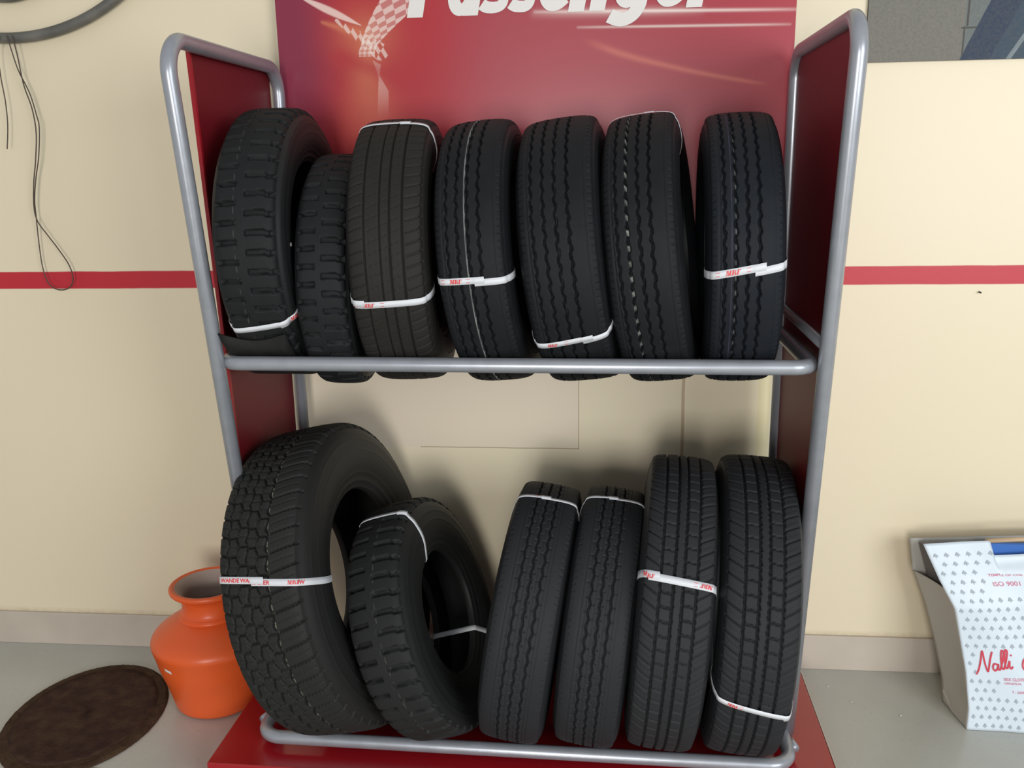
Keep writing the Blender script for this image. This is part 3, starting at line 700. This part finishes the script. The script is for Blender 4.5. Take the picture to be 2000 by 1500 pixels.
# ------------------------------------------------------------------ poster top right
po = empty('wall_poster', wp(.800, 1.620, .004)); po.rotation_euler.z = WA
tag(po, 'grey and blue picture panel on the wall above and right of the rack', 'picture')
PW, PH_ = .80, .62
xs = np.concatenate([np.linspace(0, .2, 20)[:-1], np.linspace(.2, .46, 330)[:-1], np.linspace(.46, PW, 40)]); zs = np.concatenate([np.linspace(0, .2, 200)[:-1], np.linspace(.2, PH_, 60)]); X, Z = np.meshgrid(xs, zs, indexing='ij')
g1 = np.array(srgb(124, 121, 112)); g2 = np.array(srgb(112, 118, 115)); bl = np.array(srgb(56, 66, 84)); tl = np.array(srgb(66, 82, 94)); lt = np.array(srgb(128, 138, 142)); dk = np.array(srgb(80, 77, 72))
c = np.broadcast_to(g1, X.shape+(3,)).copy()
xr = X-.222; c[xr > 0] = g2
ln_ = (np.abs(X-.222-.006*(Z > .075)) < .0022); c[ln_] = dk
ln2 = (np.abs(Z-.072-.0*X) < .0018) & (X > .215) & (X < .27); c[ln2] = dk
e0 = X-.217-.44*Z-.1*Z**2; c[(e0 > 0)] = bl; 
e1 = X-.285-.50*Z; c[(e1 > 0)] = tl*.7+bl*.3; e2 = X-.322-.62*Z; c[e2 > 0] = lt; e3 = X-.334-.62*Z; c[e3 > 0] = tl
grid_mesh('printed_face', np.stack([X, -.0055+0*X, Z], -1), m=M_POSTER, parent=po, smooth=False, attr=('art', c))
box('backing', (0, -.005, 0), (PW, .003, PH_), M_POSTEDGE, po)

# ------------------------------------------------------------------ shopping bag
bag = empty('shopping_bag', (1.26, .43, .001)); tag(bag, 'white printed paper shopping bag with red lettering standing on the floor by the wall, right', 'bag')
BO = np.array([1.26, .43, 0])
def lerp3(a, b, t): return a+(b-a)*t
zF = np.array([0, .05, .14, .235, .293, .36, .444])
xF = np.array([1.100, 1.104, 1.097, 1.080, 1.069, 1.033, .995]); yF = np.array([.379, .39, .415, .438, .450, .475, .500])
xR = np.array([1.46, 1.462, 1.465, 1.47, 1.475, 1.485, 1.49]); yR = np.array([.402, .405, .42, .44, .455, .48, .505])
def front(u, v):  # u 0..1 left to right, v 0..1 bottom to top
    z = v*.444; xl, yl = np.interp(z, zF, xF), np.interp(z, zF, yF); xr_, yr_ = np.interp(z, zF, xR), np.interp(z, zF, yR)
    x = xl+(xr_-xl)*u; y = yl+(yr_-yl)*u
    y = y-.012*np.sin(np.pi*np.clip(u, 0, 1))*(1-v)+.004*np.sin(u*9+v*7)*np.sin(np.pi*u)
    z = z+u*.045*v-.0*u
    return np.stack([x, y, z], -1)
U_, V_ = np.meshgrid(np.linspace(0, 1, 60), np.linspace(0, 1, 60), indexing='ij')
P = front(U_, V_); notch = (U_ > .30)*(V_ > .93)
# cut-out for the handle: pull the top edge down a little
def topcut(P, u, v): P = P.copy(); P[..., 2] -= .040*sstep(.325, .332, u)*sstep(.80, 1.0, v); return P
P = topcut(P, U_, V_)
def thick(name, P, m, parent, n=.0006):
    o = grid_mesh(name, P-BO, m=m, parent=parent); s = o.modifiers.new('thickness', 'SOLIDIFY'); s.thickness = n; s.offset = -1; return o
fp = thick('front_panel', P, M_BAG, bag)
bz = np.array([0, .06, .15, .25, .34, .435]); bx = np.array([1.082, 1.080, 1.062, 1.035, 1.000, .985]); by = np.array([.500, .515, .54, .562, .570, .575])
def back(u, v):
    z = v*.428; xl = np.interp(z, bz, bx); yl = np.interp(z, bz, by); return np.stack([xl+(1.48-xl)*u, yl+(.60-yl)*u*.8, z+.02*u*v], -1)
thick('back_panel', back(U_, V_), M_BAGIN, bag)  # shadow inside the bag is put into this panel's grey
# gusset: from back edge to front edge with a fold inwards, only up to the open mouth
gv = np.linspace(0, 1, 40); gu = np.linspace(0, 1, 14); GU, GV = np.meshgrid(gu, gv, indexing='ij')
top = .340-.0*GU; zz = GV*top
fx, fy_ = np.interp(zz, zF, xF), np.interp(zz, zF, yF); bx_, by_ = np.interp(zz, bz, bx), np.interp(zz, bz, by)
fold = .010*np.sin(np.pi*GU)*(1-.2*GV)*sstep(0, .25, GV)
G = np.stack([bx_+(fx-bx_)*GU+fold*.6, by_+(fy_-by_)*GU, zz], -1)
thick('gusset', G, M_BAGIN, bag)
# folded flap corner at the foot
mesh('bottom_flap', np.array([(1.086, .505, .045), (1.094, .49, .05), (1.106, .40, .006), (1.100, .383, .002), (1.088, .45, .004), (1.080, .50, .03)])-BO, [(0, 1, 2, 3), (0, 3, 4, 5)], M_BAGIN, bag)
bt = mesh('bottom_panel', np.array([(1.100, .385, .001), (1.46, .402, .001), (1.46, .55, .001), (1.085, .50, .001)])-BO, [(0, 1, 2, 3)], M_BAGIN, bag)
# printing on the bag
def on_front(u, v, off=.0012):
    p = topcut(front(u, v), u, v); return p+np.array([-.02, -1, .25])*off
V, F = [], []
SW, SH = .0205, .0212; hw_ = .375; hh = .444
nv_, nu_ = int(hh/SH), int(hw_/SW)
motif = [(0, -.0042), (.0012, -.0012), (.0038, -.0016), (.0024, .0016), (0, .0046), (-.0024, .0016), (-.0038, -.0016), (-.0012, -.0012)]
textboxes = [(.235, .9, .79, .86), (.25, .8, .72, .81), (.07, .40, .29, .45), (.22, .9, .19, .30)]
for j in range(nv_):
    for i in range(nu_+1):
        u = (i+.5+.5*(j % 2)-.35)*SW/hw_; v = (j+.55)*SH/hh
        if u > .985 or u < .02 or v > .97: continue
        if v > .88 and u > .31: continue
        if any(a < u < b and c_ < v < d for a, b, c_, d in textboxes): continue
        k = len(V)
        uu = np.array([u+m_[0]*1.4/hw_ for m_ in motif]); vv = np.array([v+m_[1]*1.4/hh for m_ in motif])
        V += list(on_front(uu, np.clip(vv, 0, 1))-BO); F.append(tuple(range(k, k+8)))
o = mesh('printed_motif', V, F, M_MOTIF); o.parent = fp
def bag_text(txt, u0_, v0_, h, m, bold=.01, shear=0, wide=1.0, name='lettering', rot_=0, font_big=False):
    me = split_long(text_mesh(txt, bold=bold, shear=shear, res=5), .5); v = me_arr(me); s = h/.73
    x, y = v[:, 0]*s*wide, v[:, 1]*s
    x, y = x*math.cos(rot_)-y*math.sin(rot_), x*math.sin(rot_)+y*math.cos(rot_)
    p = on_front(u0_+x/hw_, v0_+y/hh)-BO; me.vertices.foreach_set('co', p.reshape(-1).astype(np.float32)); me.update()
    o = link(name, me, m); o.parent = fp
bag_text('TEMPLE OF COS', .262, .815, .0058, M_BAGINK2, wide=1.15)
bag_text('ISO 9001 :', .270, .765, .0100, M_BAGINK2, bold=.010, wide=1.1)
bag_text('SILK CLOTH', .235, .278, .0070, M_BAGINK2, bold=.02)
bag_text('OPPOSITE PA', .238, .258, .0050, M_BAGINK2)
bag_text('(RA', .40, .238, .0055, M_BAGINK2)
bag_text('T : 243941', .285, .212, .0062, M_BAGINK2, bold=.01)
# script word: brush strokes
def stroke(pts, r, u0_, v0_):
    P = smooth_path(pts, 8); W_ = r
    T = np.gradient(P, axis=0); T /= np.linalg.norm(T, axis=1)[:, None]; n = np.stack([-T[:, 1], T[:, 0]], 1)
    A = P+n*W_; B = P-n*W_; Q = np.stack([A, B], 1)
    G_ = on_front(u0_+Q[..., 0]/hw_, v0_+Q[..., 1]/hh, .0016)-BO; return G_
strokes = [[(-.006, -.004), (.000, .006), (.006, .024), (.010, .040), (.0115, .038), (.013, .020), (.0155, .006), (.018, .004), (.024, .026), (.029, .041)],
           [(.038, .016), (.031, .018), (.0275, .011), (.030, .005), (.035, .008), (.0385, .017), (.0375, .008), (.041, .007)],
           [(.041, .007), (.047, .024), (.0505, .040), (.047, .043), (.0445, .030), (.0445, .012), (.048, .008)],
           [(.048, .008), (.054, .025), (.0575, .041), (.054, .044), (.0515, .030), (.0515, .013), (.055, .010)],
           [(.055, .010), (.060, .024), (.0595, .014), (.062, .010), (.066, .014)], [(.0635, .033), (.0645, .036)],
           [(.098, .026), (.094, .030), (.087, .024), (.085, .013), (.090, .007), (.097, .011)]]
VV, FF = [], []
for s_ in strokes:
    G_ = stroke([(1.22*a_, 1.25*b_) for a_, b_ in s_], .0020, .085, .315); k = len(VV); n = len(G_); VV += list(G_.reshape(-1, 3)); FF += [(k+2*i, k+2*i+1, k+2*i+3, k+2*i+2) for i in range(n-1)]
o = mesh('script_lettering', VV, FF, M_BAGINK); o.parent = fp
# rod handle in the mouth, things inside
rod = tube('handle_rod', np.array([(1.150, .513, .452), (1.47, .530, .470)])-BO, .0055, M_ROD, bag)
fb = [(1.160, .440, .06), (1.44, .440, .06), (1.44, .452, .06), (1.160, .452, .06), (1.160, .524, .441), (1.44, .524, .441), (1.44, .536, .441), (1.160, .536, .441)]
bl = mesh('blue_folder', fb, [(0, 3, 2, 1), (4, 5, 6, 7), (0, 1, 5, 4), (1, 2, 6, 5), (2, 3, 7, 6), (3, 0, 4, 7)], M_BLUE); tag(bl, 'bright blue folder standing inside the white shopping bag', 'folder')
cb = [(1.112, .500, .06), (1.132, .455, .06), (1.15, .455, .06), (1.15, .500, .06), (1.003, .562, .425), (1.030, .512, .425), (1.12, .512, .425), (1.12, .562, .425)]
bxo = mesh('card_box', cb, [(3, 2, 1, 0), (4, 5, 6, 7), (0, 1, 5, 4), (1, 2, 6, 5), (2, 3, 7, 6), (3, 0, 4, 7)], M_BOX); b_ = bxo.modifiers.new('bevel', 'BEVEL'); b_.width = .003; b_.segments = 2
tag(bxo, 'dark grey card box visible through the side of the shopping bag', 'box')

# ------------------------------------------------------------------ small things
for (x, z, r) in ((1.122, 1.066, .0022),):
    n_ = tube('wall_nail', [wp(x, z, -.004), wp(x, z, .012)], r, M_NAIL, seg=10); tag(n_, 'tiny dark nail in the wall just below the right end of the stripe', 'nail')
import bmesh
for i, (x, y, lab) in enumerate(((.80, .545, 'white crumb on the floor nearest the skirting, right of the plinth'), (.845, .475, 'white crumb in the middle of the three on the floor'), (.955, .425, 'white crumb on the floor nearest the shopping bag'))):
    bm = bmesh.new(); bmesh.ops.create_icosphere(bm, subdivisions=2, radius=.0022)
    for v in bm.verts: v.co *= .8+.4*random.random(); v.co.z = v.co.z*.6+.0012
    me = bpy.data.meshes.new('crumb'); bm.to_mesh(me); bm.free(); o = link('crumb', me, M_PEB); o.location = (x, y, .0005); tag(o, lab, 'crumb', 'crumbs on the floor')
